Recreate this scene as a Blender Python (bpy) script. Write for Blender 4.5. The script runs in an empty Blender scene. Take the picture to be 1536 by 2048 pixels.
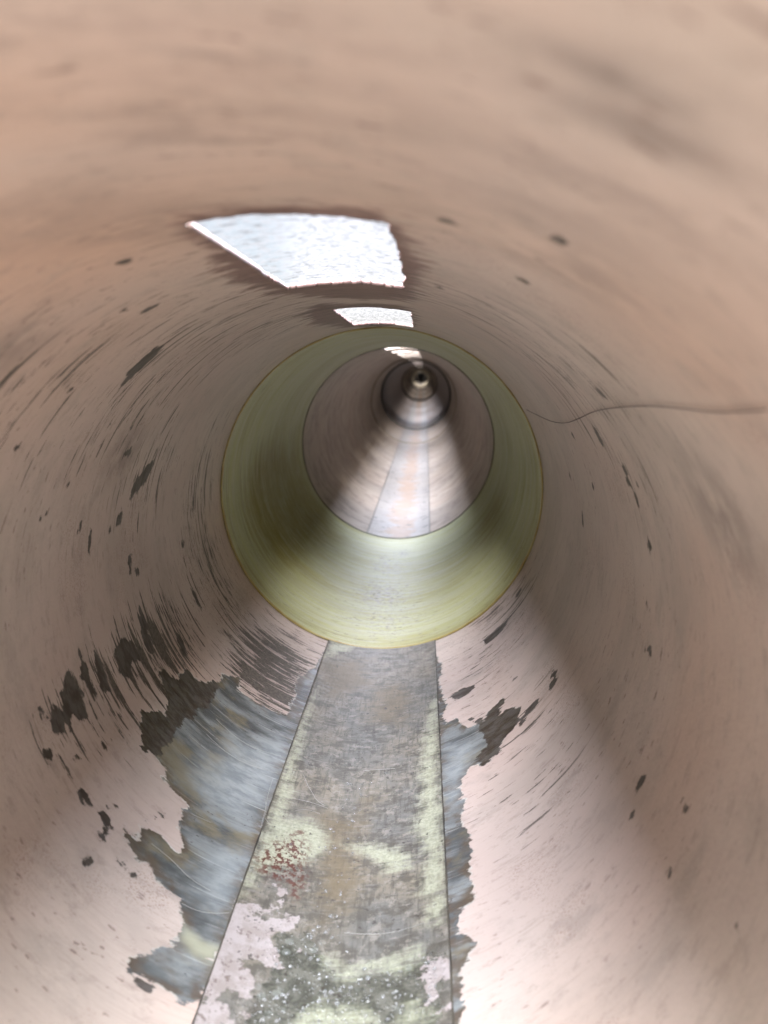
import bpy, bmesh, math, random
import numpy as np

# ------------------------------------------------------------------ camera, sky, sun, exposure
sc = bpy.context.scene
col = sc.collection
R = 0.30                                   # inner radius of the pipe, metres
CAMX, CAMZ = 0.2516 * R, 0.7019 * R        # the lens is held high in the pipe, right of its axis
cd = bpy.data.cameras.new('camera')
cam = bpy.data.objects.new('camera', cd); col.objects.link(cam)
cam.location = (CAMX, 0, CAMZ); cam.rotation_euler = (math.radians(90), 0, 0)
cd.sensor_fit = 'VERTICAL'; cd.sensor_height = 36.0; cd.sensor_width = 27.0
cd.lens = 36.0 * 1538 / 2048
cd.shift_x = -77 / 2048; cd.shift_y = -274 / 2048
cd.clip_start = 0.01; cd.clip_end = 500
cd.dof.use_dof = True; cd.dof.focus_distance = 3.3 * R; cd.dof.aperture_fstop = cd.lens / 5.2
sc.camera = cam

w = bpy.data.worlds.new('World'); sc.world = w; w.use_nodes = True
wn = w.node_tree; bg = wn.nodes['Background']
sky = wn.nodes.new('ShaderNodeTexSky'); sky.sky_type = 'NISHITA'; sky.sun_disc = False
TILT = math.radians(36)                    # sun leans back over the camera: light slants forward, away from it
sky.sun_elevation = math.radians(54); sky.sun_rotation = math.radians(180)
hs = wn.nodes.new('ShaderNodeHueSaturation'); hs.inputs['Saturation'].default_value = 0.25
wn.links.new(sky.outputs[0], hs.inputs['Color']); wn.links.new(hs.outputs[0], bg.inputs['Color'])
bg.inputs['Strength'].default_value = 0.04
sd = bpy.data.lights.new('sun', 'SUN'); sun = bpy.data.objects.new('sun', sd); col.objects.link(sun)
sd.energy = 5.0; sd.angle = math.radians(40); sd.color = (1.0, 0.98, 0.95)
sun.rotation_euler = (TILT, 0, 0)          # shines along (0, sin, -cos)
sun.location = (0, -3, 4)
LAMP = .28
# added area lamps, out of view above the roof openings, widen the floor patches
for k, (lz, pw) in enumerate(((1.5, 38), (3.3, 21), (8.2, 25), (10.3, 24), (12.4, 20), (14.6, 20), (18.4, 16), (23.0, 16), (27.0, 18), (32.0, 18), (38.0, 18))):
    ld = bpy.data.lights.new('work_lamp', 'AREA'); lo = bpy.data.objects.new('work_lamp', ld); col.objects.link(lo)
    ld.shape = 'RECTANGLE'; ld.size = (.7 if k < 2 else .5) * R; ld.size_y = (1.3 if k < 2 else 1.8) * R; ld.energy = pw * LAMP; ld.color = (.82, .93, 1.12)
    lo.location = (-.02 * R, lz * R, (1 + 1.25) * R)
sc.view_settings.view_transform = 'Standard'; sc.view_settings.look = 'None'
sc.view_settings.gamma = 1.0; sc.view_settings.use_curve_mapping = False
sc.view_settings.exposure = EXPO = 2.28
sc.render.engine = 'CYCLES'
sc.cycles.max_bounces = 12; sc.cycles.diffuse_bounces = 8; sc.cycles.glossy_bounces = 6
sc.cycles.transmission_bounces = 8; sc.cycles.transparent_max_bounces = 16
sc.cycles.use_denoising = True
sc.cycles.sample_clamp_indirect = 6

# ------------------------------------------------------------------ traced wear and tones of the pipe, one dark piece partly painted shade: (degrees round from the floor, distance in radii)
BARE = [[[-19.4,4.6],[-21.1,4.276],[-24.7,4.067],[-23.0,3.869],[-23.6,3.66],[-27.6,3.624],[-33.5,3.634],[-38.4,3.627],[-39.7,3.74],[-44.2,3.656],[-44.1,3.538],[-48.4,3.425],[-52.8,3.429],[-53.6,3.336],[-52.3,3.294],[-57.2,3.23],[-59.0,3.205],[-52.8,3.149],[-50.0,3.058],[-52.1,3.031],[-54.4,2.939],[-53.0,2.875],[-50.9,2.838],[-49.3,2.788],[-46.6,2.8],[-44.0,2.788],[-42.3,2.754],[-39.4,2.732],[-34.8,2.714],[-37.2,2.682],[-36.4,2.651],[-34.6,2.588],[-32.3,2.499],[-32.6,2.479],[-35.0,2.509],[-38.0,2.509],[-40.8,2.476],[-40.1,2.437],[-43.5,2.417],[-40.7,2.376],[-38.2,2.356],[-36.4,2.369],[-33.9,2.339],[-30.5,2.321],[-28.5,2.317],[-28.1,2.294],[-25.8,2.184],[-23.1,2.15],[-20.0,2.148],[-18.8,2.176],[-18.7,2.549],[-18.6,3.075],[-18.5,4.265]],[[-25.7,2.178],[-27.5,2.149],[-30.8,2.069],[-32.2,2.03],[-31.0,2.016],[-27.1,2.03],[-25.2,2.017],[-23.6,2.004],[-21.5,1.995],[-19.2,2.024],[-18.8,2.102],[-18.7,2.162]],[[18.3,4.617],[21.2,4.333],[20.1,4.07],[21.7,3.859],[20.5,3.59],[24.3,3.602],[27.5,3.471],[31.9,3.462],[34.9,3.503],[37.9,3.537],[36.3,3.429],[40.2,3.388],[43.2,3.318],[40.3,3.228],[36.6,3.199],[33.7,3.129],[29.9,3.096],[26.2,3.137],[25.0,3.088],[23.4,3.012],[24.3,2.895],[23.4,2.808],[24.4,2.717],[24.3,2.595],[23.7,2.488],[25.0,2.396],[23.9,2.36],[21.8,2.345],[21.1,2.265],[23.8,2.218],[24.5,2.191],[20.7,2.109],[20.8,2.004],[19.8,1.928],[18.6,1.937],[18.3,2.418],[18.6,3.382]]]
DARK = [[[-70.2,2.976],[-69.6,3.072],[-67.8,3.133],[-64.9,3.144],[-62.2,3.12],[-62.9,3.038],[-61.2,3.0],[-63.4,2.961],[-64.1,2.917]],[[-72.8,2.625],[-68.4,2.645],[-65.4,2.657],[-62.5,2.63],[-62.6,2.584],[-64.1,2.532],[-62.0,2.511],[-62.7,2.488],[-64.1,2.486],[-63.4,2.448],[-65.5,2.423],[-67.9,2.438],[-69.8,2.457],[-66.9,2.503],[-69.8,2.556]],[[-70.9,2.39],[-70.0,2.414],[-67.7,2.423],[-68.2,2.398]],[[-53.0,2.875],[-54.4,2.939],[-52.1,3.031],[-50.0,3.058],[-52.8,3.149],[-59.0,3.205],[-57.2,3.23],[-52.3,3.294],[-53.6,3.336],[-52.8,3.429],[-48.4,3.425],[-44.1,3.538],[-42.6,3.401],[-45.1,3.139],[-45.3,2.96],[-45.0,2.834],[-46.6,2.8],[-49.3,2.788],[-51.4,2.832]],[[-72.9,3.286],[-69.6,3.295],[-66.1,3.289],[-62.0,3.274],[-61.3,3.216],[-63.8,3.196],[-66.8,3.209],[-70.0,3.243]],[[-61.9,3.522],[-59.7,3.535],[-56.2,3.519],[-54.2,3.501],[-55.7,3.475],[-58.5,3.487]],[[-72.0,2.824],[-69.6,2.834],[-66.6,2.841],[-63.7,2.816],[-63.0,2.758],[-65.5,2.769],[-68.9,2.79]],[[-74.6,2.718],[-72.1,2.725],[-68.6,2.735],[-64.9,2.726],[-64.2,2.697],[-67.6,2.687],[-71.1,2.697]],[[27.8,3.547],[31.9,3.462],[34.9,3.503],[37.9,3.537],[36.3,3.429],[40.2,3.388],[43.2,3.318],[40.3,3.228],[36.6,3.199],[33.7,3.129],[29.9,3.096],[27.8,3.148],[31.6,3.228],[30.2,3.368]],[[39.7,3.179],[41.4,3.235],[45.0,3.258],[47.5,3.249],[44.1,3.211],[41.7,3.182]],[[51.5,3.231],[52.8,3.284],[54.7,3.249],[54.1,3.216],[52.3,3.205],[50.2,3.215]],[[22.6,3.868],[26.2,3.903],[30.6,3.839],[28.3,3.802],[24.4,3.816]],[[35.3,4.364],[41.5,4.358],[48.4,4.359],[45.3,4.28],[39.8,4.266],[35.9,4.29]],[[-131.3,2.539],[-135.9,2.499],[-140.8,2.494],[-143.2,2.539],[-140.0,2.595],[-136.0,2.6],[-133.0,2.576]],[[-103.2,3.231],[-106.3,3.327],[-109.5,3.433],[-104.8,3.439],[-102.0,3.377],[-99.9,3.262],[-97.9,3.237]],[[-47.3,2.353],[-48.0,2.397],[-48.3,2.432],[-46.4,2.378],[-45.0,2.36],[-45.1,2.318],[-46.6,2.317]]]
BROWN = [[[-170.3,1.373],[-168.2,1.522],[-167.3,1.684],[-164.6,1.919],[-164.3,2.203],[-166.6,2.602],[-170.2,2.795],[-177.3,3.005],[178.6,3.053],[169.4,2.922],[165.4,2.557],[165.7,2.208],[165.0,1.705],[166.8,1.536],[168.4,1.4],[168.7,1.34]],[[-164.2,3.284],[-170.8,3.089],[-176.9,3.236],[170.8,3.134],[167.4,3.455],[168.6,4.369],[-179.4,4.726],[-168.2,4.53],[-163.3,3.857]]]
PALE = [[[-33.3,3.284],[-22.5,3.425],[-19.3,3.375],[-19.8,2.973],[-24.2,2.789],[-34.0,2.803],[-39.4,2.87]],[[-26.4,2.642],[-20.1,2.656],[-19.6,2.408],[-21.2,2.327],[-27.3,2.351]],[[20.6,3.45],[29.9,3.305],[24.9,3.055],[23.4,2.799],[19.8,2.972]],[[-29.7,2.109],[-25.3,2.157],[-19.5,2.117],[-22.3,2.085],[-28.0,2.074]]]
DRIP = [[[-27.6,2.27],[-26.1,2.182],[-23.1,2.147],[-19.9,2.144],[-18.6,2.166],[-18.8,2.224],[-22.1,2.217],[-25.6,2.242]]]
SPOT = [[-150.0,1.942,0.58,0.0159],[-67.7,2.446,0.46,0.0097],[-63.2,2.347,0.44,0.011],[-58.7,2.455,0.41,0.0095],[-63.0,2.337,0.52,0.012],[-47.5,2.457,0.46,0.0081],[-52.9,2.383,0.71,0.0044],[-46.3,2.341,0.61,0.0147],[-45.3,2.208,0.58,0.0205],[-40.4,2.304,0.77,0.0161],[-37.3,2.302,0.77,0.018],[-27.4,1.999,0.6,0.0052],[-55.9,2.614,0.68,0.0067],[-56.3,2.674,0.6,0.0084],[-64.7,3.905,2.18,0.0123],[66.8,1.947,0.36,0.0096],[58.7,1.891,0.32,0.0077],[64.1,1.582,0.27,0.0056],[62.2,2.213,0.91,0.0108],[57.5,2.166,0.56,0.0078],[79.2,2.486,0.56,0.0122],[123.6,1.757,1.18,0.0134],[130.2,2.19,0.82,0.0212],[101.8,3.792,1.13,0.0212],[116.1,3.303,0.92,0.0203],[91.5,3.584,1.2,0.0166],[119.3,2.727,1.83,0.0221],[110.1,2.56,0.86,0.0192],[106.4,2.532,1.04,0.0127],[98.7,2.491,1.67,0.0175],[93.2,2.32,0.43,0.0071],[112.8,2.546,1.33,0.0228],[106.8,2.438,1.36,0.0071],[54.0,4.509,2.18,0.0282],[103.6,3.258,0.61,0.0161],[86.0,2.55,0.28,0.0079],[48.8,3.078,0.34,0.0106],[43.1,3.628,0.68,0.0143],[54.5,3.288,0.49,0.0201],[-113.2,3.051,1.36,0.035],[-120.3,2.983,0.5,0.0179],[-123.5,2.262,0.42,0.0152],[-120.2,2.111,0.47,0.0128],[-97.9,2.78,0.83,0.0092],[-95.0,2.886,1.29,0.0078],[-94.7,3.071,1.14,0.0088],[-97.3,3.161,1.41,0.0119],[-122.0,2.706,0.4,0.0128],[-131.4,2.2,0.41,0.0126],[-80.0,3.961,0.89,0.0202],[-81.5,3.347,0.75,0.0121],[-78.9,3.479,0.91,0.0129],[-85.0,3.28,0.98,0.0095],[-104.1,2.471,0.37,0.0107],[-109.3,2.592,0.39,0.0105],[163.2,1.28,0.57,0.0165],[153.6,1.103,0.49,0.0144],[152.7,1.303,0.63,0.0158],[153.1,1.54,0.86,0.0167],[162.4,2.21,0.99,0.0372],[-158.9,1.58,0.71,0.0099],[-151.1,2.054,0.69,0.0073],[-165.0,1.765,0.46,0.0141],[-40.2,2.532,0.47,0.0097],[-39.4,2.559,0.48,0.0099],[-38.5,2.583,0.58,0.0113]]
ZONE = [[-32.0,4.01,12,0.45,1.3],[-69.0,4.29,18,0.25,0.7],[-89.9,4.33,18,0.22,0.6],[-61.2,3.37,9,0.3,0.95],[-50.5,4.2,14,0.3,0.65],[-62.3,2.94,8,0.25,0.8],[-65.4,2.57,6,0.2,0.65],[-58.4,3.43,8,0.3,0.6],[48.0,4.58,14,0.25,0.6],[38.5,4.23,10,0.4,0.45],[-139.2,2.81,22,0.5,0.42],[-151.7,2.75,20,0.5,0.35],[138.6,2.47,22,0.5,0.42],[126.3,2.4,14,0.3,0.45],[-105.3,3.37,14,0.3,0.5],[-159.3,3.27,16,0.35,0.55],[155.3,2.44,16,0.4,0.4],[40.6,3.0,14,0.5,0.25],[-146.8,2.07,30,0.5,0.3],[-116.3,2.66,20,0.3,0.22]]
SMUDGE = [[156.7,0.564,3.5,0.025,0.8],[154.1,0.627,3.5,0.03,0.8],[156.2,0.637,3,0.025,0.6],[155.3,0.529,3,0.02,0.4],[153.6,0.805,6,0.05,0.6],[176.6,0.712,3,0.02,0.8],[-179.3,0.857,6,0.03,0.7],[-179.6,0.959,6,0.04,0.6],[174.3,0.82,14,0.06,0.4],[-174.8,0.646,5,0.03,0.8],[-159.7,1.172,8,0.1,0.5],[112.7,1.734,6,0.12,0.8],[-139.2,1.688,6,0.1,0.6],[-160.9,1.246,6,0.08,0.4],[-168.0,1.371,8,0.12,0.5],[166.5,0.631,14,0.03,0.35],[153.7,1.199,10,0.15,0.5],[141.7,1.166,12,0.12,0.3],[154.8,0.975,8,0.1,0.35],[-113.4,3.022,5,0.12,0.8]]
FIBRE = [[[-14.3,3.204],[-12.5,3.128],[-10.9,3.083],[-9.7,3.035],[-7.5,3.011]],[[-15.0,3.018],[-12.1,3.021],[-9.2,3.013],[-6.8,2.996]],[[-20.9,2.953],[-19.7,2.904],[-19.8,2.838],[-18.2,2.823]],[[-20.8,3.108],[-20.7,2.998],[-20.0,2.901],[-19.6,2.778]],[[-13.7,2.941],[-11.2,2.981],[-8.1,2.95]],[[-33.9,2.677],[-31.7,2.683],[-29.5,2.692]],[[-24.6,3.48],[-22.9,3.457],[-20.7,3.449]],[[-16.8,3.698],[-14.5,3.679],[-13.5,3.668]],[[-39.4,3.286],[-32.8,3.25],[-26.0,3.261],[-21.0,3.288]],[[-39.6,3.144],[-33.2,3.113],[-26.7,3.125],[-20.1,3.155]],[[-37.8,2.44],[-33.3,2.438],[-28.3,2.398],[-24.3,2.397]],[[-28.1,2.298],[-25.7,2.293],[-21.9,2.316],[-19.9,2.339]],[[0.9,2.337],[5.3,2.321],[10.6,2.318],[15.0,2.332]],[[-0.3,3.292],[2.7,3.302],[7.7,3.295]]]
WARM = [[-154.4,1.338,18,0.35,0.9],[-171.0,0.799,16,0.15,0.8],[-139.7,1.856,16,0.4,0.5],[137.3,1.003,12,0.3,0.5],[176.8,1.233,20,0.2,0.35]]
HAIR = [[120.2,4.485],[119.5,4.14],[118.7,3.699],[119.9,3.264],[123.3,2.81],[126.5,2.428],[128.6,2.014],[129.7,1.714],[129.9,1.509],[129.9,1.333],[130.5,1.214],[131.0,1.114]]
S_CREAM = [[[-18.6,4.742],[-8.1,4.819],[-12.5,4.65],[-17.1,4.536],[-19.3,4.479]],[[-17.6,4.073],[-17.3,3.747],[-17.3,3.49],[-16.5,3.233],[-15.7,3.011],[-15.3,2.88],[-9.4,2.901],[-5.7,2.843],[-5.4,2.719],[-8.7,2.639],[-13.3,2.602],[-16.7,2.552],[-18.4,2.441],[-19.3,2.388],[-18.9,2.725],[-19.0,3.62]],[[18.7,3.902],[16.7,3.753],[15.0,3.514],[13.7,3.258],[14.2,3.024],[12.9,2.833],[15.1,2.644],[13.6,2.475],[16.2,2.435],[15.0,2.332],[17.7,2.313],[19.0,2.346],[19.0,2.667],[18.9,3.379]],[[-2.7,2.245],[-1.2,2.208],[1.5,2.163],[3.2,2.156],[4.0,2.196],[8.4,2.175],[10.8,2.167],[13.7,2.19],[14.6,2.233],[12.4,2.254],[7.4,2.217],[2.4,2.217],[-0.2,2.247]],[[-4.5,1.994],[-4.2,2.041],[-1.4,2.069],[3.2,2.067],[6.5,2.037],[8.2,1.986]],[[10.7,2.0],[11.8,2.043],[13.4,2.044],[15.0,2.004],[16.5,1.95],[11.2,1.976]],[[-1.7,2.784],[3.5,2.781],[9.9,2.731],[13.0,2.657],[12.1,2.609],[7.1,2.618],[3.9,2.695]]]
S_PINK = [[[-19.9,2.378],[-16.9,2.418],[-14.1,2.414],[-11.9,2.473],[-10.0,2.424],[-10.4,2.335],[-11.3,2.29],[-9.5,2.248],[-11.4,2.192],[-13.6,2.172],[-14.3,2.098],[-15.5,2.049],[-15.3,1.956],[-19.8,1.914]],[[16.7,2.172],[18.4,2.207],[19.5,2.09],[19.3,2.009],[17.4,2.071]]]
S_RUST = [[[-18.1,2.62],[-17.5,2.694],[-14.7,2.73],[-13.8,2.796],[-11.5,2.827],[-9.7,2.776],[-9.1,2.678],[-7.4,2.579],[-9.1,2.474],[-11.2,2.537],[-14.6,2.542],[-16.9,2.564]]]
S_BROWN = [[[1.3,4.154],[7.4,4.201],[10.8,3.985],[8.2,3.716],[-0.2,3.739]],[[-8.2,2.956],[-1.5,2.94],[2.4,3.078],[-0.5,2.755],[2.4,2.59],[0.3,2.446],[-3.7,2.376],[-5.5,2.61]],[[-17.7,4.386],[-6.9,4.572],[-2.1,4.22],[-13.4,4.024]]]
S_WET = [[[-10.0,2.295],[-5.1,2.331],[-1.7,2.217],[2.1,2.136],[4.4,2.159],[14.2,2.178],[16.7,2.239],[18.2,2.099],[17.2,1.945],[-12.5,1.97],[-9.8,2.127]]]


# ------------------------------------------------------------------ node helper
class NT:
    def __init__(s, name):
        s.m = bpy.data.materials.new(name); s.m.use_nodes = True
        s.t = s.m.node_tree; s.b = s.t.nodes['Principled BSDF']; s.out = s.t.nodes['Material Output']
        s.tc = s.t.nodes.new('ShaderNodeTexCoord')
    def n(s, k): return s.t.nodes.new(k)
    def put(s, sock, v):
        if isinstance(v, bpy.types.NodeSocket): s.t.links.new(v, sock)
        elif isinstance(v, (tuple, list)): sock.default_value = tuple(v) + ((1.0,) if len(v) == 3 and len(sock.default_value) == 4 else ())
        else: sock.default_value = v
    def coord(s, sx, sy, sz, off=0.0):
        m = s.n('ShaderNodeMapping'); s.put(m.inputs[0], s.tc.outputs['Object'])
        m.inputs['Scale'].default_value = (sx, sy, sz); m.inputs['Location'].default_value = (off, off * .7, off * .3); return m.outputs[0]
    def noise(s, sc_, detail=4, rough=.55, off=0.0, dist=0.0):
        k = s.n('ShaderNodeTexNoise'); s.put(k.inputs['Vector'], s.coord(*sc_, off=off)); k.inputs['Scale'].default_value = 1
        k.inputs['Detail'].default_value = detail; k.inputs['Roughness'].default_value = rough; k.inputs['Distortion'].default_value = dist
        return k.outputs['Fac']
    def vor(s, sc_, off=0.0):
        k = s.n('ShaderNodeTexVoronoi'); s.put(k.inputs['Vector'], s.coord(*sc_, off=off)); k.inputs['Scale'].default_value = 1
        return k.outputs['Distance']
    def math(s, op, a, b=0.0, c=0.0, clamp=False):
        k = s.n('ShaderNodeMath'); k.operation = op; k.use_clamp = clamp
        s.put(k.inputs[0], a); s.put(k.inputs[1], b)
        if op in ('MULTIPLY_ADD',): s.put(k.inputs[2], c)
        return k.outputs[0]
    def rng(s, v, a, b, c=0.0, d=1.0):
        k = s.n('ShaderNodeMapRange'); k.interpolation_type = 'SMOOTHSTEP'
        s.put(k.inputs[0], v); k.inputs[1].default_value = a; k.inputs[2].default_value = b
        k.inputs[3].default_value = c; k.inputs[4].default_value = d
        return k.outputs[0]
    def attr(s, name):
        k = s.n('ShaderNodeAttribute'); k.attribute_name = name; return k.outputs['Fac']
    def mix(s, f, a, b):
        k = s.n('ShaderNodeMix'); k.data_type = 'RGBA'
        s.put(k.inputs[0], f); s.put(k.inputs[6], a); s.put(k.inputs[7], b); return k.outputs[2]
    def bump(s, h, strength=.3, dist=.002, nrm=None):
        k = s.n('ShaderNodeBump'); k.inputs['Strength'].default_value = strength; k.inputs['Distance'].default_value = dist
        s.put(k.inputs['Height'], h)
        if nrm is not None: s.put(k.inputs['Normal'], nrm)
        return k.outputs[0]
    def done(s, color, rough=.5, nrm=None, spec=.5, metal=0.0):
        s.put(s.b.inputs['Base Color'], color); s.put(s.b.inputs['Roughness'], rough)
        s.put(s.b.inputs['Specular IOR Level'], spec); s.put(s.b.inputs['Metallic'], metal)
        if nrm is not None: s.put(s.b.inputs['Normal'], nrm)
        return s.m

def pink_base(m):
    """aged pinkish coating with hoop-wise wear; returns colour and fine bump"""
    a = m.noise((3.2, 2.0, 3.2), 3); b = m.noise((5, 9, 5), 5, .6, 7.0)
    c = m.mix(m.rng(a, .35, .65), (.42, .335, .29), (.465, .395, .345))
    c = m.mix(m.rng(m.noise((2.6, 2.6, 2.6), 2, .5, 3.1), .5, .72), c, (.45, .345, .285))
    c = m.mix(m.rng(b, .46, .66, 0, .5), c, (.335, .285, .245))
    c = m.mix(m.math('MULTIPLY', m.attr('warm'), m.rng(a, .3, .6, .4, 1)), c, (.50, .335, .25))
    # blotchy smears
    d = m.rng(m.noise((15, 24, 15), 6, .68, 11.0), .52, .68, 0, .42)
    c = m.mix(d, c, (.29, .25, .215))
    hoop = m.noise((6, 420, 6), 4, .6, 2.0)
    c = m.mix(m.rng(hoop, .54, .66, 0, .16), c, (.27, .22, .18))
    c = m.mix(m.math('MULTIPLY', m.rng(m.noise((14, 150, 14), 4, .65, 23.0), .60, .70, 0, .5), m.rng(m.attr('zone'), .02, .3, .3, 1)), c, (.17, .13, .10))
    return c, hoop

def wall_near():
    m = NT('aged_pink_coating')
    c, hoop = pink_base(m)
    na = m.noise((45, 110, 45), 5, .65, 5.0); nb = m.noise((30, 600, 30), 4, .65, 9.0); nf = m.noise((260, 260, 260), 3, .6)
    jit = m.math('ADD', m.math('MULTIPLY', m.math('SUBTRACT', m.noise((34, 48, 34), 6, .62, 5.5), .5), .24), m.math('MULTIPLY', m.math('SUBTRACT', m.noise((11, 190, 11), 4, .7, 19.0), .5), .09))
    sg = m.math('MULTIPLY', m.attr('smudge'), m.rng(m.noise((16, 26, 16), 4, .65, 14.), .36, .60))
    c = m.mix(m.math('MULTIPLY', sg, .72), c, (.11, .085, .075))
    c = m.mix(m.rng(m.noise((38, 90, 38), 7, .78, 17.5), .54, .62, 0, .30), c, (.22, .175, .145))
    # specks and flecks
    fl = m.rng(m.noise((60, 170, 60), 3, .6, 21.0), .64, .68, 0, .8)
    c = m.mix(m.math('MULTIPLY', fl, m.rng(m.noise((5, 5, 5), 2, .5, 31.), .45, .6, .15, 1)), c, (.16, .11, .09))
    pit = m.rng(m.noise((420, 700, 420), 2, .5, 41.0), .575, .61, 0, .7)
    c = m.mix(m.math('MULTIPLY', pit, m.rng(m.noise((9, 9, 9), 3, .6, 51.), .52, .66)), c, (.25, .17, .14))
    # brown torn residue round the roof openings
    br = m.math('ADD', m.attr('brown'), m.math('MULTIPLY', m.math('SUBTRACT', m.noise((24, 60, 24), 5, .7, 35.), .5), .32))
    brm = m.rng(br, .03, -.03)
    c = m.mix(m.math('MULTIPLY', brm, .9), c, m.mix(m.rng(nb, .4, .6), (.085, .046, .042), (.19, .115, .10)))
    # streaks scraped round the wall
    st = m.noise((7, 105, 7), 5, .62, 61.0); st2 = m.noise((22, 190, 22), 4, .6, 71.0)
    z = m.attr('zone')
    sm = m.rng(m.math('ADD', m.math('MAXIMUM', st, m.math('SUBTRACT', st2, .02)), m.math('MULTIPLY', z, .185)), .668, .682)
    sm = m.math('MULTIPLY', sm, m.rng(z, .04, .2))
    dkc = m.mix(m.rng(nf, .35, .65), (.045, .036, .028), (.10, .085, .068))
    c = m.mix(m.math('MULTIPLY', sm, .95), c, dkc)
    # dark stains; the piece over the upper-left bare patch is partly painted shade
    dk = m.math('ADD', m.attr('dark'), m.math('MULTIPLY', jit, .55))
    dm = m.rng(dk, .004, -.004)
    # bare grey shell
    ba = m.math('ADD', m.attr('bare'), m.math('MULTIPLY', jit, .45))
    bm = m.rng(ba, .003, -.003)
    g1 = m.mix(m.rng(m.noise((14, 40, 14), 5, .6, 81.), .38, .62), (.07, .074, .074), (.20, .215, .21))
    g1 = m.mix(m.rng(m.noise((8, 520, 8), 4, .7, 91.), .52, .7, 0, .6), g1, (.06, .063, .062))
    g1 = m.mix(m.rng(m.noise((6, 300, 6), 3, .55, 96.), .645, .66, 0, .75), g1, (.36, .37, .35))
    g1 = m.mix(m.rng(m.noise((200, 260, 200), 2, .5, 99.), .68, .72, 0, .85), g1, (.05, .04, .04))
    g1 = m.mix(m.rng(m.noise((14, 22, 14), 5, .65, 101.), .50, .64, 0, .75), g1, (.17, .145, .09))
    edge = m.math('MULTIPLY', m.rng(ba, -.06, -.01), m.rng(m.noise((30, 60, 30), 5, .65, 111.), .42, .55))
    g1 = m.mix(m.math('MULTIPLY', edge, .8), g1, (.09, .065, .045))
    g1 = m.mix(m.rng(m.math('ADD', m.attr('pale'), m.math('MULTIPLY', jit, .6)), .06, -.10, 0, .75), g1, m.mix(m.rng(na, .38, .6), (.20, .225, .235), (.30, .325, .32)))
    g1 = m.mix(m.rng(m.math('ADD', m.attr('drip'), m.math('MULTIPLY', jit, .12)), .012, -.03, 0, .9), g1, (.33, .33, .24))
    c = m.mix(bm, c, g1)
    lip = m.math('MULTIPLY', m.rng(m.math('ABSOLUTE', m.math('SUBTRACT', ba, .001)), .0055, .002), m.rng(na, .48, .56))
    c = m.mix(m.math('MULTIPLY', lip, .8), c, (.45, .43, .38))
    c = m.mix(dm, c, m.mix(m.rng(na, .4, .6), (.045, .034, .026), (.085, .075, .066)))
    rough = m.mix(bm, (.55,) * 3, (.30,) * 3)
    h = m.math('ADD', m.math('MULTIPLY', hoop, .28), m.math('MULTIPLY', nf, .35))
    h = m.math('ADD', h, m.math('MULTIPLY', m.noise((28, 45, 28), 5, .6, 77.), 1.6))
    h = m.math('SUBTRACT', h, m.math('MULTIPLY', m.math('MAXIMUM', m.math('MAXIMUM', bm, dm), sm), 1.6))
    m.put(m.b.inputs['Coat Weight'], m.math('MULTIPLY', bm, .5)); m.b.inputs['Coat Roughness'].default_value = .15
    return m.done(c, rough, m.bump(h, .45, .0012), .5)

def wall_far(name, tint=(1, 1, 1)):
    m = NT(name)
    c, hoop = pink_base(m)
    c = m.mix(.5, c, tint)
    c = m.mix(m.rng(m.noise((12, 14, 12), 5, .7, 64.), .46, .64, 0, .6), c, (.16, .13, .11))
    st = m.noise((7, 60, 7), 5, .65, 61.0)
    c = m.mix(m.rng(st, .61, .64, 0, .8), c, (.09, .07, .06))
    c = m.mix(m.rng(m.noise((30, 60, 30), 2, .5, 8.), .72, .75), c, (.05, .04, .035))
    return m.done(c, .6, m.bump(hoop, .3, .001), .35)

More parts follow.
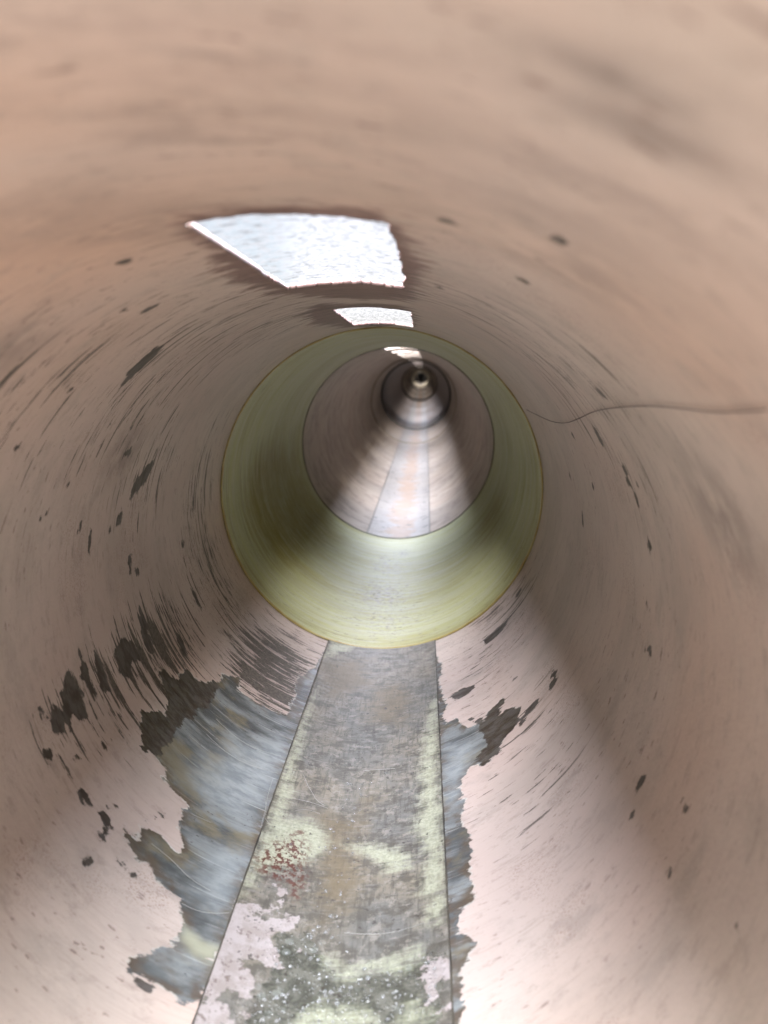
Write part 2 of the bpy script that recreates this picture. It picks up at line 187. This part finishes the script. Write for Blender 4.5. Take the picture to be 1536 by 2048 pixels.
def strip_mat(near=True):
    m = NT('worn_floor_strip' if near else 'stained_floor_strip')
    na = m.noise((45, 60, 45), 5, .65, 5.0); nf = m.noise((300, 300, 300), 3, .7); nt = m.noise((260, 28, 260), 4, .65, 3.)
    nw = m.noise((26, 260, 26), 4, .65, 13.)
    c = m.mix(m.rng(m.noise((10, 8, 10), 4, .6, 1.), .36, .62), (.115, .112, .10), (.165, .145, .11))
    c = m.mix(m.rng(na, .44, .60, 0, .75), c, (.062, .055, .042))
    c = m.mix(m.rng(nt, .50, .62, 0, .5), c, (.05, .045, .036))
    c = m.mix(m.rng(nw, .56, .7, 0, .4), c, (.22, .21, .19))
    c = m.mix(m.rng(m.noise((70, 70, 70), 6, .8, 88.), .52, .62, 0, .55), c, (.24, .22, .185))
    if near:
        j = m.math('MULTIPLY', m.math('SUBTRACT', na, .5), .14)
        jw = m.math('MULTIPLY', m.math('SUBTRACT', nw, .5), .10)
        jj = m.math('ADD', j, jw)
        c = m.mix(m.rng(m.math('ADD', m.attr('brown'), m.math('MULTIPLY', jj, 2.0)), .08, -.08, 0, .7), c, (.115, .085, .045))
        wet = m.rng(m.math('ADD', m.attr('wet'), j), .01, -.01)
        c = m.mix(wet, c, m.mix(m.rng(m.noise((60, 60, 60), 5, .75, 15.), .38, .62), (.055, .055, .043), (.125, .122, .10)))
        c = m.mix(m.rng(m.math('ADD', m.attr('cream'), m.math('ADD', jj, m.math('MULTIPLY', m.math('SUBTRACT', nt, .5), .05))), .03, -.05, 0, .9), c, m.mix(m.rng(nf, .4, .6), (.25, .255, .175), (.33, .34, .25)))
        pk = m.rng(m.math('ADD', m.attr('pink'), m.math('MULTIPLY', m.math('SUBTRACT', m.noise((40, 40, 40), 6, .65, 36.), .5), .45)), .006, -.006)
        pc = m.mix(m.rng(m.noise((60, 60, 60), 5, .7, 6.), .42, .62), (.32, .285, .27), (.25, .215, .195))
        pc = m.mix(m.rng(m.noise((110, 110, 110), 4, .7, 66.), .58, .63, 0, .8), pc, (.12, .09, .075))
        c = m.mix(pk, c, pc)
        ru = m.math('MULTIPLY', m.rng(m.math('ADD', m.attr('rust'), j), .04, -.03), m.rng(m.noise((170, 170, 170), 4, .7, 17.), .48, .54))
        c = m.mix(ru, c, (.08, .028, .018))
        sp = m.rng(m.noise((120, 120, 120), 3, .6, 27.), .66, .69)
        c = m.mix(m.math('MULTIPLY', sp, .8), c, (.04, .034, .028))
        blob = m.rng(m.vor((75, 75, 75), 4.), .33, .27)
        blob = m.math('MULTIPLY', m.math('MULTIPLY', blob, .25), m.rng(m.math('ADD', m.attr('wet'), j), .05, .0))
        c = m.mix(m.math('MULTIPLY', blob, m.rng(m.noise((20, 20, 20), 2, .5, 3.), .5, .55)), c, (.27, .29, .26))
        rough = m.mix(wet, (.50,) * 3, (.16,) * 3)
        grit = m.rng(m.vor((230, 230, 230), 9.), .40, .15)
        grit = m.math('MULTIPLY', grit, m.rng(m.math('ADD', m.attr('wet'), m.math('MULTIPLY', j, 2.)), .12, -.02, .0, .8))
        h = m.math('ADD', m.math('ADD', m.math('MULTIPLY', nf, .5), m.math('MULTIPLY', nt, .4)), grit)
        m.put(m.b.inputs['Coat Weight'], m.math('MULTIPLY', wet, .5)); m.b.inputs['Coat Roughness'].default_value = .12
        m.put(m.b.inputs['Coat Normal'], m.bump(m.math('ADD', m.noise((90, 90, 90), 3, .6, 4.), grit), .5, .0012))
        return m.done(c, rough, m.bump(h, .55, .0012), .5)
    c = m.mix(.6, c, (.34, .31, .28))
    c = m.mix(m.rng(m.noise((18, 70, 18), 4, .65, 92.), .55, .62, 0, .6), c, (.12, .10, .09))
    c = m.mix(m.rng(m.math('ADD', m.noise((14, 20, 14), 5, .7, 2.), m.attr('stain')), .62, .78, 0, .85), c, (.235, .155, .10))
    c = m.mix(m.rng(m.math('ADD', m.noise((50, 50, 50), 4, .7, 52.), m.math('MULTIPLY', m.attr('stain'), .12)), .66, .69, 0, .85), c, (.05, .045, .04))
    c = m.mix(m.rng(m.noise((30, 30, 30), 3, .6, 12.), .62, .66), c, (.06, .055, .05))
    return m.done(c, .55, m.bump(nf, .3, .001), .4)

def sleeve_mat():
    m = NT('olive_glass_fibre')
    hoop = m.noise((5, 260, 5), 4, .65, 2.0); h2 = m.noise((3, 70, 3), 3, .6, 12.0); nf = m.noise((220, 300, 220), 3, .6)
    wv = m.noise((150, 18, 150), 3, .6, 8.)
    c = m.mix(m.rng(m.noise((3, 8, 3), 3, .55, 4.), .35, .62), (.30, .29, .11), (.36, .37, .18))
    c = m.mix(m.rng(h2, .46, .60, 0, .5), c, (.40, .41, .30))
    olive_shade = m.rng(m.math('ADD', m.attr('olive'), m.math('MULTIPLY', m.math('SUBTRACT', h2, .5), .8)), .25, .75, 0, .93)  # unlit look of the sleeve sides painted in as deeper olive
    c = m.mix(olive_shade, c, (.185, .155, .008))
    c = m.mix(m.rng(hoop, .54, .72, 0, .5), c, (.11, .105, .03))
    c = m.mix(m.rng(m.noise((11, 420, 11), 3, .65, 44.), .58, .62, 0, .6), c, (.52, .53, .40))
    c = m.mix(m.rng(m.noise((16, 60, 16), 6, .75, 47.), .50, .62, 0, .4), c, (.34, .345, .25))
    c = m.mix(m.rng(m.noise((24, 120, 24), 5, .7, 49.), .60, .66, 0, .5), c, (.10, .095, .03))
    dn = m.math('ADD', m.noise((90, 200, 90), 4, .65, 33.), m.math('MULTIPLY', m.attr('dirt'), .12))
    c = m.mix(m.rng(dn, .66, .69, 0, .8), c, (.06, .055, .04))
    c = m.mix(m.math('MULTIPLY', m.attr('dirt'), m.rng(m.noise((60, 90, 60), 4, .7, 63.), .42, .6, 0, .6)), c, (.30, .29, .25))
    h = m.math('ADD', m.math('MULTIPLY', hoop, .8), m.math('ADD', m.math('MULTIPLY', wv, .3), m.math('MULTIPLY', nf, .2)))
    return m.done(c, .5, m.bump(h, .8, .0015), .35)

def plain(name, c1, c2, scl=(20, 20, 20), rough=.5, bump=.3):
    m = NT(name); a = m.noise(scl, 4, .6)
    return m.done(m.mix(m.rng(a, .35, .65), c1, c2), rough, m.bump(a, bump, .001))

def gauze_mat():
    m = NT('white_gauze'); t = m.t
    a = m.noise((160, 160, 160), 4, .7); b = m.noise((60, 200, 60), 3, .6, 5.)
    tr = m.n('ShaderNodeBsdfTranslucent'); tp = m.n('ShaderNodeBsdfTransparent'); mx = m.n('ShaderNodeMixShader')
    cc = m.mix(m.rng(a, .36, .56), (.50, .48, .46), (.90, .88, .88))
    cc = m.mix(m.rng(b, .62, .68, 0, .6), cc, (.35, .32, .29))
    m.put(tr.inputs[0], cc); m.put(tp.inputs[0], m.mix(m.math('MULTIPLY', m.rng(a, .60, .44), 1.0, clamp=True), m.mix(m.attr('fold'), (.92, .85, .86), (.42, .45, .45)), m.mix(m.rng(b, .52, .6), (.60, .57, .56), (.26, .25, .24))))
    mx.inputs[0].default_value = .012
    t.links.new(tp.outputs[0], mx.inputs[1]); t.links.new(tr.outputs[0], mx.inputs[2]); t.links.new(mx.outputs[0], m.out.inputs[0])
    t.nodes.remove(m.b)
    return m.m

# ------------------------------------------------------------------ mesh helpers
def bendx(z): return np.clip(z - 8, 0, 16) * .0050
def bendz(z): return np.clip(z - 8, 0, 16) * .0100 + np.clip(z - 24, 0, None) * .0038

def sdf(polys, T, Z):
    """signed distance (in radii, negative inside) on the unrolled wall"""
    D = np.full(T.shape, 9.0)
    for p in polys:
        a = np.array(p, float); crown = np.abs(a[:, 0]).max() > 125
        tt = a[:, 0] % 360 if crown else a[:, 0]
        TT = T % 360 if crown else T
        px = np.radians(tt); py = a[:, 1]
        sel = (TT > tt.min() - 9) & (TT < tt.max() + 9) & (Z > py.min() - .15) & (Z < py.max() + .15)
        X = np.radians(TT[sel]); Y = Z[sel]
        if X.size == 0: continue
        d = np.full(X.shape, 9.0); ins = np.zeros(X.shape, bool)
        n = len(px)
        for i in range(n):
            x0, y0, x1, y1 = px[i], py[i], px[(i + 1) % n], py[(i + 1) % n]
            ex, ey = x1 - x0, y1 - y0
            u = np.clip(((X - x0) * ex + (Y - y0) * ey) / (ex * ex + ey * ey + 1e-12), 0, 1)
            d = np.minimum(d, np.hypot(X - x0 - u * ex, Y - y0 - u * ey))
            if abs(ey) > 1e-9:
                c = ((y0 > Y) != (y1 > Y)) & (X < x0 + ex * (Y - y0) / ey); ins ^= c
        D[sel] = np.minimum(D[sel], np.where(ins, -d, d))
    return np.clip(D, -.3, .3)

def jag(seed, n=400):
    r = np.random.RandomState(seed); v = np.zeros(n)
    for k, a in ((3, .35), (8, .3), (20, .25), (45, .2)):
        v += a * np.interp(np.linspace(0, k, n), np.arange(k + 1), r.uniform(-1, 1, k + 1))
    return v

def tube(name, ys, ts, rad, mat, parent, loc, attrs=None, holes=(), thick=.02, wrap=True):
    """curved wall: rows ys (distance in radii), columns ts (degrees), rad(z) in radii"""
    ys = np.array(ys); ts = np.array(ts); nt, ny = len(ts), len(ys)
    T, Z = np.meshgrid(ts, ys); rr = np.array([rad(z) for z in ys])[:, None] if callable(rad) else rad
    X = np.sin(np.radians(T)) * rr + bendx(Z); H = -np.cos(np.radians(T)) * rr + bendz(Z)
    co = np.stack([X * R - loc[0], Z * R - loc[1], H * R - loc[2]], -1).reshape(-1, 3)
    i = np.arange(ny - 1)[:, None] * nt; j = np.arange(nt if wrap else nt - 1)[None, :]; j2 = (j + 1) % nt
    f = np.stack([i + j, i + j2, i + nt + j2, i + nt + j], -1)
    keep = np.ones(f.shape[:2], bool)
    tc = T[:-1, :] + (ts[1] - ts[0]) / 2 if wrap else (T[:-1, :-1] + T[:-1, 1:]) / 2
    zc = ((Z[:-1] + Z[1:]) / 2)[:, :keep.shape[1]]
    for q, (z0, z1, t0, t1, amp) in enumerate(holes):
        th = (tc % 360) - 180
        u = np.clip((th - t0) / (t1 - t0), 0, 1) * 399; v = np.clip((zc - z0) / (z1 - z0), 0, 1) * 399
        ja, jb, jc, jd = jag(q * 4 + 1), jag(q * 4 + 2), jag(q * 4 + 3), jag(q * 4 + 4)
        ui, vi = u.astype(int), v.astype(int)
        ins = (zc > z0 + amp * .35 * ja[ui]) & (zc < z1 + amp * jb[ui]) & (th > t0 + amp * 22 * jc[vi]) & (th < t1 + amp * 8 * jd[vi])
        keep &= ~ins
    f = f[keep].reshape(-1, 4)
    me = bpy.data.meshes.new(name)
    me.vertices.add(len(co)); me.vertices.foreach_set('co', co.ravel())
    me.loops.add(f.size); me.loops.foreach_set('vertex_index', f.ravel().astype(np.int32))
    me.polygons.add(len(f)); me.polygons.foreach_set('loop_start', np.arange(0, f.size, 4, dtype=np.int32))
    me.update(); me.polygons.foreach_set('use_smooth', np.ones(len(f), bool))
    if attrs:
        for k, v in attrs.items():
            a = me.attributes.new(k, 'FLOAT', 'POINT'); a.data.foreach_set('value', v(T, Z).ravel().astype(np.float32))
    me.materials.append(mat); me.validate(); me.update()
    o = bpy.data.objects.new(name, me); col.objects.link(o); o.parent = parent
    if parent is None: o.location = loc
    if thick:
        s = o.modifiers.new('thickness', 'SOLIDIFY'); s.thickness = thick * R; s.offset = -1
    return o

def thing(name, label, cat, loc, group=None):
    o = bpy.data.objects.new(name, None); col.objects.link(o); o.location = loc
    o['label'] = label; o['category'] = cat
    if group: o['group'] = group
    return o

def tag(o, label, cat, group=None):
    o['label'] = label; o['category'] = cat
    if group: o['group'] = group

def ring(name, z, ri, ro, width, mat, parent=None, loc=(0, 0, 0), n=160, lumps=0.0, seed=0):
    """lathed ring with a rounded square section"""
    prof = [(0, ri + .2 * (ro - ri)), (.15, ri + .03 * (ro - ri)), (.35, ri), (.65, ri), (.85, ri + .03 * (ro - ri)), (1, ri + .2 * (ro - ri)), (1, ro), (0, ro)]
    r = random.Random(seed); vs = []; fs = []
    ph = [r.uniform(0, 6.28) for _ in range(6)]
    for k in range(n):
        t = 2 * math.pi * k / n
        l = lumps * sum(math.sin((3 + 5 * q) * t + ph[q]) for q in range(6)) / 3
        for (a, b) in prof:
            b2 = b + (l if b < ro else 0); zz = z + a * width
            bx, bz = float(bendx(np.array(z))), float(bendz(np.array(z)))
            vs.append(((math.sin(t) * b2 + bx) * R - loc[0], zz * R - loc[1], (-math.cos(t) * b2 + bz) * R - loc[2]))
    m = len(prof)
    for k in range(n):
        for q in range(m):
            fs.append((k * m + q, k * m + (q + 1) % m, ((k + 1) % n) * m + (q + 1) % m, ((k + 1) % n) * m + q))
    me = bpy.data.meshes.new(name); me.from_pydata(vs, [], fs); me.materials.append(mat)
    for p in me.polygons: p.use_smooth = True
    o = bpy.data.objects.new(name, me); col.objects.link(o); o.parent = parent
    if parent is None: o.location = loc
    return o

# ------------------------------------------------------------------ added pale sheet under the pipe, out of view, bounces light onto the near ceiling
def bounce_ground():
    m = NT('pale_concrete'); a = m.noise((3, 3, 3), 6, .65)
    mat = m.done(m.mix(m.rng(a, .3, .7), (.34, .33, .32), (.42, .41, .40)), .8, m.bump(m.noise((60, 60, 60), 4, .6), .4, .003))
    me = bpy.data.meshes.new('ground'); z = -1.08 * R
    me.from_pydata([(-60, -60, z), (60, -60, z), (60, 80, z), (-60, 80, z)], [], [(0, 1, 2, 3)]); me.materials.append(mat)
    o = bpy.data.objects.new('ground', me); col.objects.link(o); o['kind'] = 'structure'
bounce_ground()

# ------------------------------------------------------------------ near pipe section
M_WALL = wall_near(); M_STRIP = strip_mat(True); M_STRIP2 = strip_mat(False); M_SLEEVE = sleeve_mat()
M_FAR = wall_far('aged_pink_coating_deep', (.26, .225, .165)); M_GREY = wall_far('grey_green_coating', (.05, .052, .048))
M_RUB = plain('black_rubber', (.012, .012, .011), (.03, .028, .025), rough=.6)
M_EDGE = plain('brown_resin_edge', (.07, .06, .04), (.13, .12, .08))
M_DARK = plain('dark_grey_lining', (.03, .03, .028), (.05, .05, .045))
M_OCHRE = plain('ochre_resin', (.24, .17, .04), (.32, .27, .09), rough=.35)
M_CREAM = plain('cream_plastic', (.55, .50, .38), (.62, .57, .44), rough=.4)
M_SEAM = plain('dark_seam_filler', (.03, .027, .022), (.08, .07, .05), rough=.5)
M_GAUZE = gauze_mat(); M_HAIR = plain('dark_hair', (.10, .08, .08), (.14, .11, .11), rough=.5)
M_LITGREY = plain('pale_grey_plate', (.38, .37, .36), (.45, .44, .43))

def f_spot(T, Z):
    D = sdf(DARK, T, Z)
    for (t, z, a, b) in SPOT:
        dt = (T - t + 180) % 360 - 180
        sel = (np.abs(dt) < a * 3 + 2) & (np.abs(Z - z) < b * 3 + .05)
        q = np.hypot(dt[sel] / a, (Z[sel] - z) / b)
        D[sel] = np.minimum(D[sel], (q - 1) * min(math.radians(a), b))
    return D
def f_zone(T, Z, L=ZONE):
    V = np.zeros(T.shape)
    for (t, z, a, b, amp) in L:
        dt = (T - t + 180) % 360 - 180
        V = np.maximum(V, amp * np.exp(-(dt / a) ** 2 / 2 - ((Z - z) / b) ** 2 / 2))
    return V

STRIP = 19.2
HOLES = [(1.43, 2.53, -11.2, 11, .05), (3.39, 4.51, -11.6, 8.6, .05)]
Y0, Y1 = 0.10, 4.77
loc = (0, 0, -R)
sec = thing('pipe_section', 'nearest pipe section with peeling pinkish coating and grey bare patches beside its floor strip', 'pipe', loc)
ths = np.concatenate([np.arange(-180, -167, .25), np.arange(-167, 167, .5), np.arange(167, 180, .25)])
yy = np.geomspace(Y0, Y1, 780)
tube('wall', yy, ths, 1.0, M_WALL, sec, loc, {'bare': lambda T, Z: sdf(BARE, T, Z), 'dark': f_spot, 'brown': lambda T, Z: sdf(BROWN, T, Z), 'zone': f_zone, 'pale': lambda T, Z: sdf(PALE, T, Z), 'drip': lambda T, Z: sdf(DRIP, T, Z), 'smudge': lambda T, Z: f_zone(T, Z, SMUDGE), 'warm': lambda T, Z: f_zone(T, Z, WARM)}, HOLES, .018)
ts2 = np.linspace(-STRIP, STRIP, 110)
def lift(z): return .994
tube('floor_strip', np.concatenate([np.linspace(Y0, 1.5, 60)[:-1], np.geomspace(1.5, Y1 - .005, 520)]), ts2, lift, M_STRIP, sec, loc,
     {'cream': lambda T, Z: sdf(S_CREAM, T, Z), 'pink': lambda T, Z: sdf(S_PINK, T, Z), 'rust': lambda T, Z: sdf(S_RUST, T, Z),
      'brown': lambda T, Z: sdf(S_BROWN, T, Z), 'wet': lambda T, Z: sdf(S_WET, T, Z)}, (), .005, wrap=False)
def seam(side, z0, z1, parent, loc, rad=.996, wdt=.0045):
    r = random.Random(int(side * 7 + z0 * 10)); vs = []; fs = []; n = 220
    for k in range(n):
        z = z0 + (z1 - z0) * k / (n - 1); w_ = wdt * r.uniform(.6, 1.3); t0 = math.radians(side * (STRIP + .12))
        for q in range(8):
            a = q * math.pi / 4; tt = t0 + w_ * math.cos(a) * .7; rr = rad - w_ * .6 * math.sin(a)
            bx, bz = float(bendx(np.array(z))), float(bendz(np.array(z)))
            vs.append(((math.sin(tt) * rr + bx) * R - loc[0], z * R - loc[1], (-math.cos(tt) * rr + bz) * R - loc[2]))
        if k:
            for q in range(8): fs.append(((k - 1) * 8 + q, (k - 1) * 8 + (q + 1) % 8, k * 8 + (q + 1) % 8, k * 8 + q))
    me = bpy.data.meshes.new('seam'); me.from_pydata(vs, [], fs); me.materials.append(M_SEAM)
    o = bpy.data.objects.new('seam', me); col.objects.link(o); o.parent = parent
for sd_ in (-1, 1): seam(sd_, Y0, Y1 - .01, sec, loc)

# ------------------------------------------------------------------ olive sleeve
loc = (0, 4.78 * R, -R)
sl = thing('coupling_sleeve', 'olive green glass fibre sleeve with thin ochre front rim between two pinkish pipe sections', 'sleeve', loc)
def srad(z):
    r = .995
    for c, w_, d in ((5.02, .05, -.004), (5.55, .10, .007), (5.9, .04, -.004), (6.4, .25, .008), (7.1, .06, -.005), (7.6, .12, .004)):
        r += d * math.exp(-((z - c) / w_) ** 2)
    return r
tube('sleeve_body', np.linspace(4.785, 7.96, 300), np.arange(-180, 180, .75), srad, M_SLEEVE, sl, loc, {'olive': lambda T, Z: f_zone(T, Z, [(-70, 6.3, 26, .9, .95), (-52, 7.0, 20, .8, .8), (-75, 7.4, 30, .6, .6), (58, 6.6, 18, .8, .6), (0, 4.85, 120, .12, .45)]), 'dirt': lambda T, Z: f_zone(T, Z, [(-3, 5.95, 9, .35, 1.4), (0, 5.3, 12, .3, .9), (-2, 6.8, 7, .4, 1.0), (3, 7.3, 4, .15, 1.2)])}, thick=.03)  # olive zones hold painted shade low on both sides, plus a front band
ring('rim', 7.962, .986, .995, .012, M_EDGE, sl, loc, 200, .001, 5)  # thin dark ring drawn in for the shaded gap at the sleeve's far end
ring('rim', 4.765, .990, 1.0, .022, M_OCHRE, sl, loc, 300, .0015, 3)

# ------------------------------------------------------------------ deeper sections
def far_section(z0, z1, rad, mat, label, holes, strip=True, cat='pipe'):
    loc = (float(bendx(np.array(z0))) * R, z0 * R, (float(bendz(np.array(z0))) - rad) * R)
    s = thing('pipe_section', label, cat, loc)
    n = max(120, int((z1 - z0) / .04)); n = min(n, 500)
    ths = np.concatenate([np.arange(-180, -165, 1.), np.arange(-165, 165, 2.), np.arange(165, 180, 1.)])
    tube('wall', np.linspace(z0, z1, n), ths, rad, mat, s, loc, None, holes, .03)
    if strip:
        tube('floor_strip', np.linspace(z0 + .01, z1 - .01, 160), np.linspace(-STRIP, STRIP, 30), rad - .006, M_STRIP2, s, loc, {'stain': lambda T, Z: .30 * np.exp(-((T - 1) / 10) ** 2)}, (), .004, wrap=False)
        for sd_ in (-1, 1): seam(sd_, z0 + .01, z1 - .01, s, loc, rad - .004, .006)
    if z0 in (17.802, 65.02): ring('joint_seal', z0 + .01, rad - (.012 if z0 < 20 else .03), rad - .001, .12, M_EDGE, s, loc)
    if z0 == 43.4: ring('joint_seal', 54, rad - .03, rad - .001, .6, M_RUB, s, loc)
    return s
def holes_in(z0, z1, a=8.12):
    out = []; k = 0
    while a + 1.96 * k < z1:
        h = a + 1.96 * k; k += 1
        if h > z0 + .1 and h + 1.25 < z1 - .05: out.append((h, h + 1.25, -11, 11, .05))
    return out
SECS = [(7.964, 17.8, 1.0, M_FAR, 'second pipe section seen through the olive sleeve, rusty stains along its floor strip'),
        (17.802, 21.6, .985, M_FAR, 'short dim pipe section just before the larger black rubber ring'),
        (21.95, 42.8, .98, M_GREY, 'grey green pipe section between the two black rubber rings'),
        (43.4, 65.0, .985, M_FAR, 'brownish pipe section just beyond the smaller black rubber ring'),
        (65.02, 76.5, .97, M_GREY, 'last full width pipe section in front of the cream end flange')]
allh = [(h, 'near') for h in HOLES]
for (a, b, r_, mm, lab) in SECS:
    hh = holes_in(a, b, 8.12); far_section(a, b, r_, mm, lab, hh); allh += [(h, 'far') for h in hh]
o = ring('rubber_ring', 21.6, .945, 1.0, .35, M_RUB, None, (0, 21.6 * R, 0)); tag(o, 'larger of the two black rubber joint rings deep in the pipe', 'seal ring', 'rubber joint rings')
o = ring('rubber_ring', 42.8, .94, 1.0, .6, M_RUB, None, (0, 42.8 * R, 0)); tag(o, 'smaller of the two black rubber joint rings, nearer the cream flange', 'seal ring', 'rubber joint rings')
o = ring('end_flange', 76.5, .60, 1.0, .8, M_CREAM, None, (0, 76.5 * R, 0)); tag(o, 'small cream ring shaped flange at the far end of the pipe', 'flange')
nar = far_section(77.31, 120, .62, M_GREY, 'narrow dark pipe seen inside the cream end flange', holes_in(77.4, 90), strip=False)
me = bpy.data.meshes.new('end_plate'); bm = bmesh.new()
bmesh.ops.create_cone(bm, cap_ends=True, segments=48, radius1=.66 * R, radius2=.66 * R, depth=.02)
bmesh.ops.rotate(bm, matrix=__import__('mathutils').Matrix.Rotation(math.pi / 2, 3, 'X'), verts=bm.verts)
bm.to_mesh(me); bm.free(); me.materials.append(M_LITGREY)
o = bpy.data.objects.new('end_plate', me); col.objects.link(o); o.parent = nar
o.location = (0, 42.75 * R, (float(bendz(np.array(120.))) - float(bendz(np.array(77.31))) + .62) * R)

# ------------------------------------------------------------------ gauze covers over the roof openings
labs = {0: 'large bright white gauze cover over the nearest roof opening in view, diagonal left edge',
        2: 'first small pale gauze cover in the crown just beyond the olive sleeve',
        1: 'thin bright white gauze cover over the second roof opening, just before the olive sleeve'}
for i, (h, kind) in enumerate(allh):
    z0, z1, t0, t1, _ = h; rad = 1.034 if kind == 'far' else 1.021
    loc = (float(bendx(np.array(z0))) * R, z0 * R, (1.0 + float(bendz(np.array(z0)))) * R)
    n = 60 if i < 2 else 8
    o = tube('gauze_cover', np.linspace(z0 - .12, z1 + .12, n), np.linspace(180 + t0 - 3, 180 + t1 + 3, n), rad, M_GAUZE, None, loc, {'fold': (lambda T, Z: np.clip((T - 178.7 - (Z - 1.43) * 9) / 5 + .3, 0, 1)) if i == 0 else (lambda T, Z: T * 0)}, (), 0, wrap=False)
    tag(o, labs.get(i, 'small blurred pale gauze cover over a far roof opening beyond the olive sleeve'), 'cover', 'gauze covers over the roof openings')

# ------------------------------------------------------------------ water drops and loose glass fibres on the near floor strip
def inside(poly, t, z):
    c = False
    for i in range(len(poly)):
        (x0, y0), (x1, y1) = poly[i - 1], poly[i]
        if (y0 > z) != (y1 > z) and t < x0 + (x1 - x0) * (z - y0) / (y1 - y0): c = not c
    return c
rnd = random.Random(4); bm = bmesh.new(); n = 0
while n < 420:
    t = rnd.uniform(-17, 17); z = rnd.uniform(1.95, 3.3)
    ok = inside(S_WET[0], t, z) or (abs(t + 3 - (z - 2.3) * 2) < 3.5 and rnd.random() < .55) or rnd.random() < .04
    if not ok: continue
    n += 1; rr = .0004 + .0013 * rnd.random() ** 3; a = math.radians(t)
    ret = bmesh.ops.create_icosphere(bm, subdivisions=2, radius=rr)
    ex, ez = rnd.uniform(.8, 1.5), rnd.uniform(.8, 1.8); r0 = .992 * R
    for v in ret['verts']:
        x, y, h = v.co.x * ex, v.co.y * ez, v.co.z * .55
        v.co = (math.sin(a) * (r0 - h) + x * math.cos(a), z * R + y, -math.cos(a) * (r0 - h) + x * math.sin(a) + R)
for f in bm.faces: f.smooth = True
me = bpy.data.meshes.new('water_drops'); bm.to_mesh(me); bm.free()
wm = NT('clear_water'); wm.done((.9, .92, .92), .04); wm.b.inputs['Transmission Weight'].default_value = .85; wm.b.inputs['IOR'].default_value = 1.33
me.materials.append(wm.m); o = bpy.data.objects.new('water_drops', me); col.objects.link(o); o.parent = sec; o['kind'] = 'stuff'
M_FIB = plain('white_glass_fibre', (.26, .26, .24), (.36, .36, .33))
def strand(name, ptz, rad, parent, mat, rr=.991):
    cu = bpy.data.curves.new(name, 'CURVE'); cu.dimensions = '3D'; sp = cu.splines.new('NURBS'); sp.points.add(len(ptz) - 1)
    lz = R if parent else 0
    for p, (t, z) in zip(sp.points, ptz):
        a = math.radians(t); p.co = (math.sin(a) * R * rr, z * R, -math.cos(a) * R * rr + lz, 1)
    sp.use_endpoint_u = True; sp.order_u = 3; cu.bevel_depth = rad; cu.bevel_resolution = 1; cu.resolution_u = 5; cu.materials.append(mat)
    tmp = bpy.data.objects.new('tmp', cu); col.objects.link(tmp); dg = bpy.context.evaluated_depsgraph_get()
    me = bpy.data.meshes.new_from_object(tmp.evaluated_get(dg)); bpy.data.objects.remove(tmp)
    o = bpy.data.objects.new(name, me); col.objects.link(o); o.parent = parent; return o
for f in FIBRE: strand('glass_fibre', f, .00016, sec, M_FIB, .993)

# ------------------------------------------------------------------ hair
o = strand('hair_strand', HAIR, .00045, None, M_HAIR, .992)
tag(o, 'thin dark wavy hair strand stuck to the right wall beside the olive sleeve', 'hair')
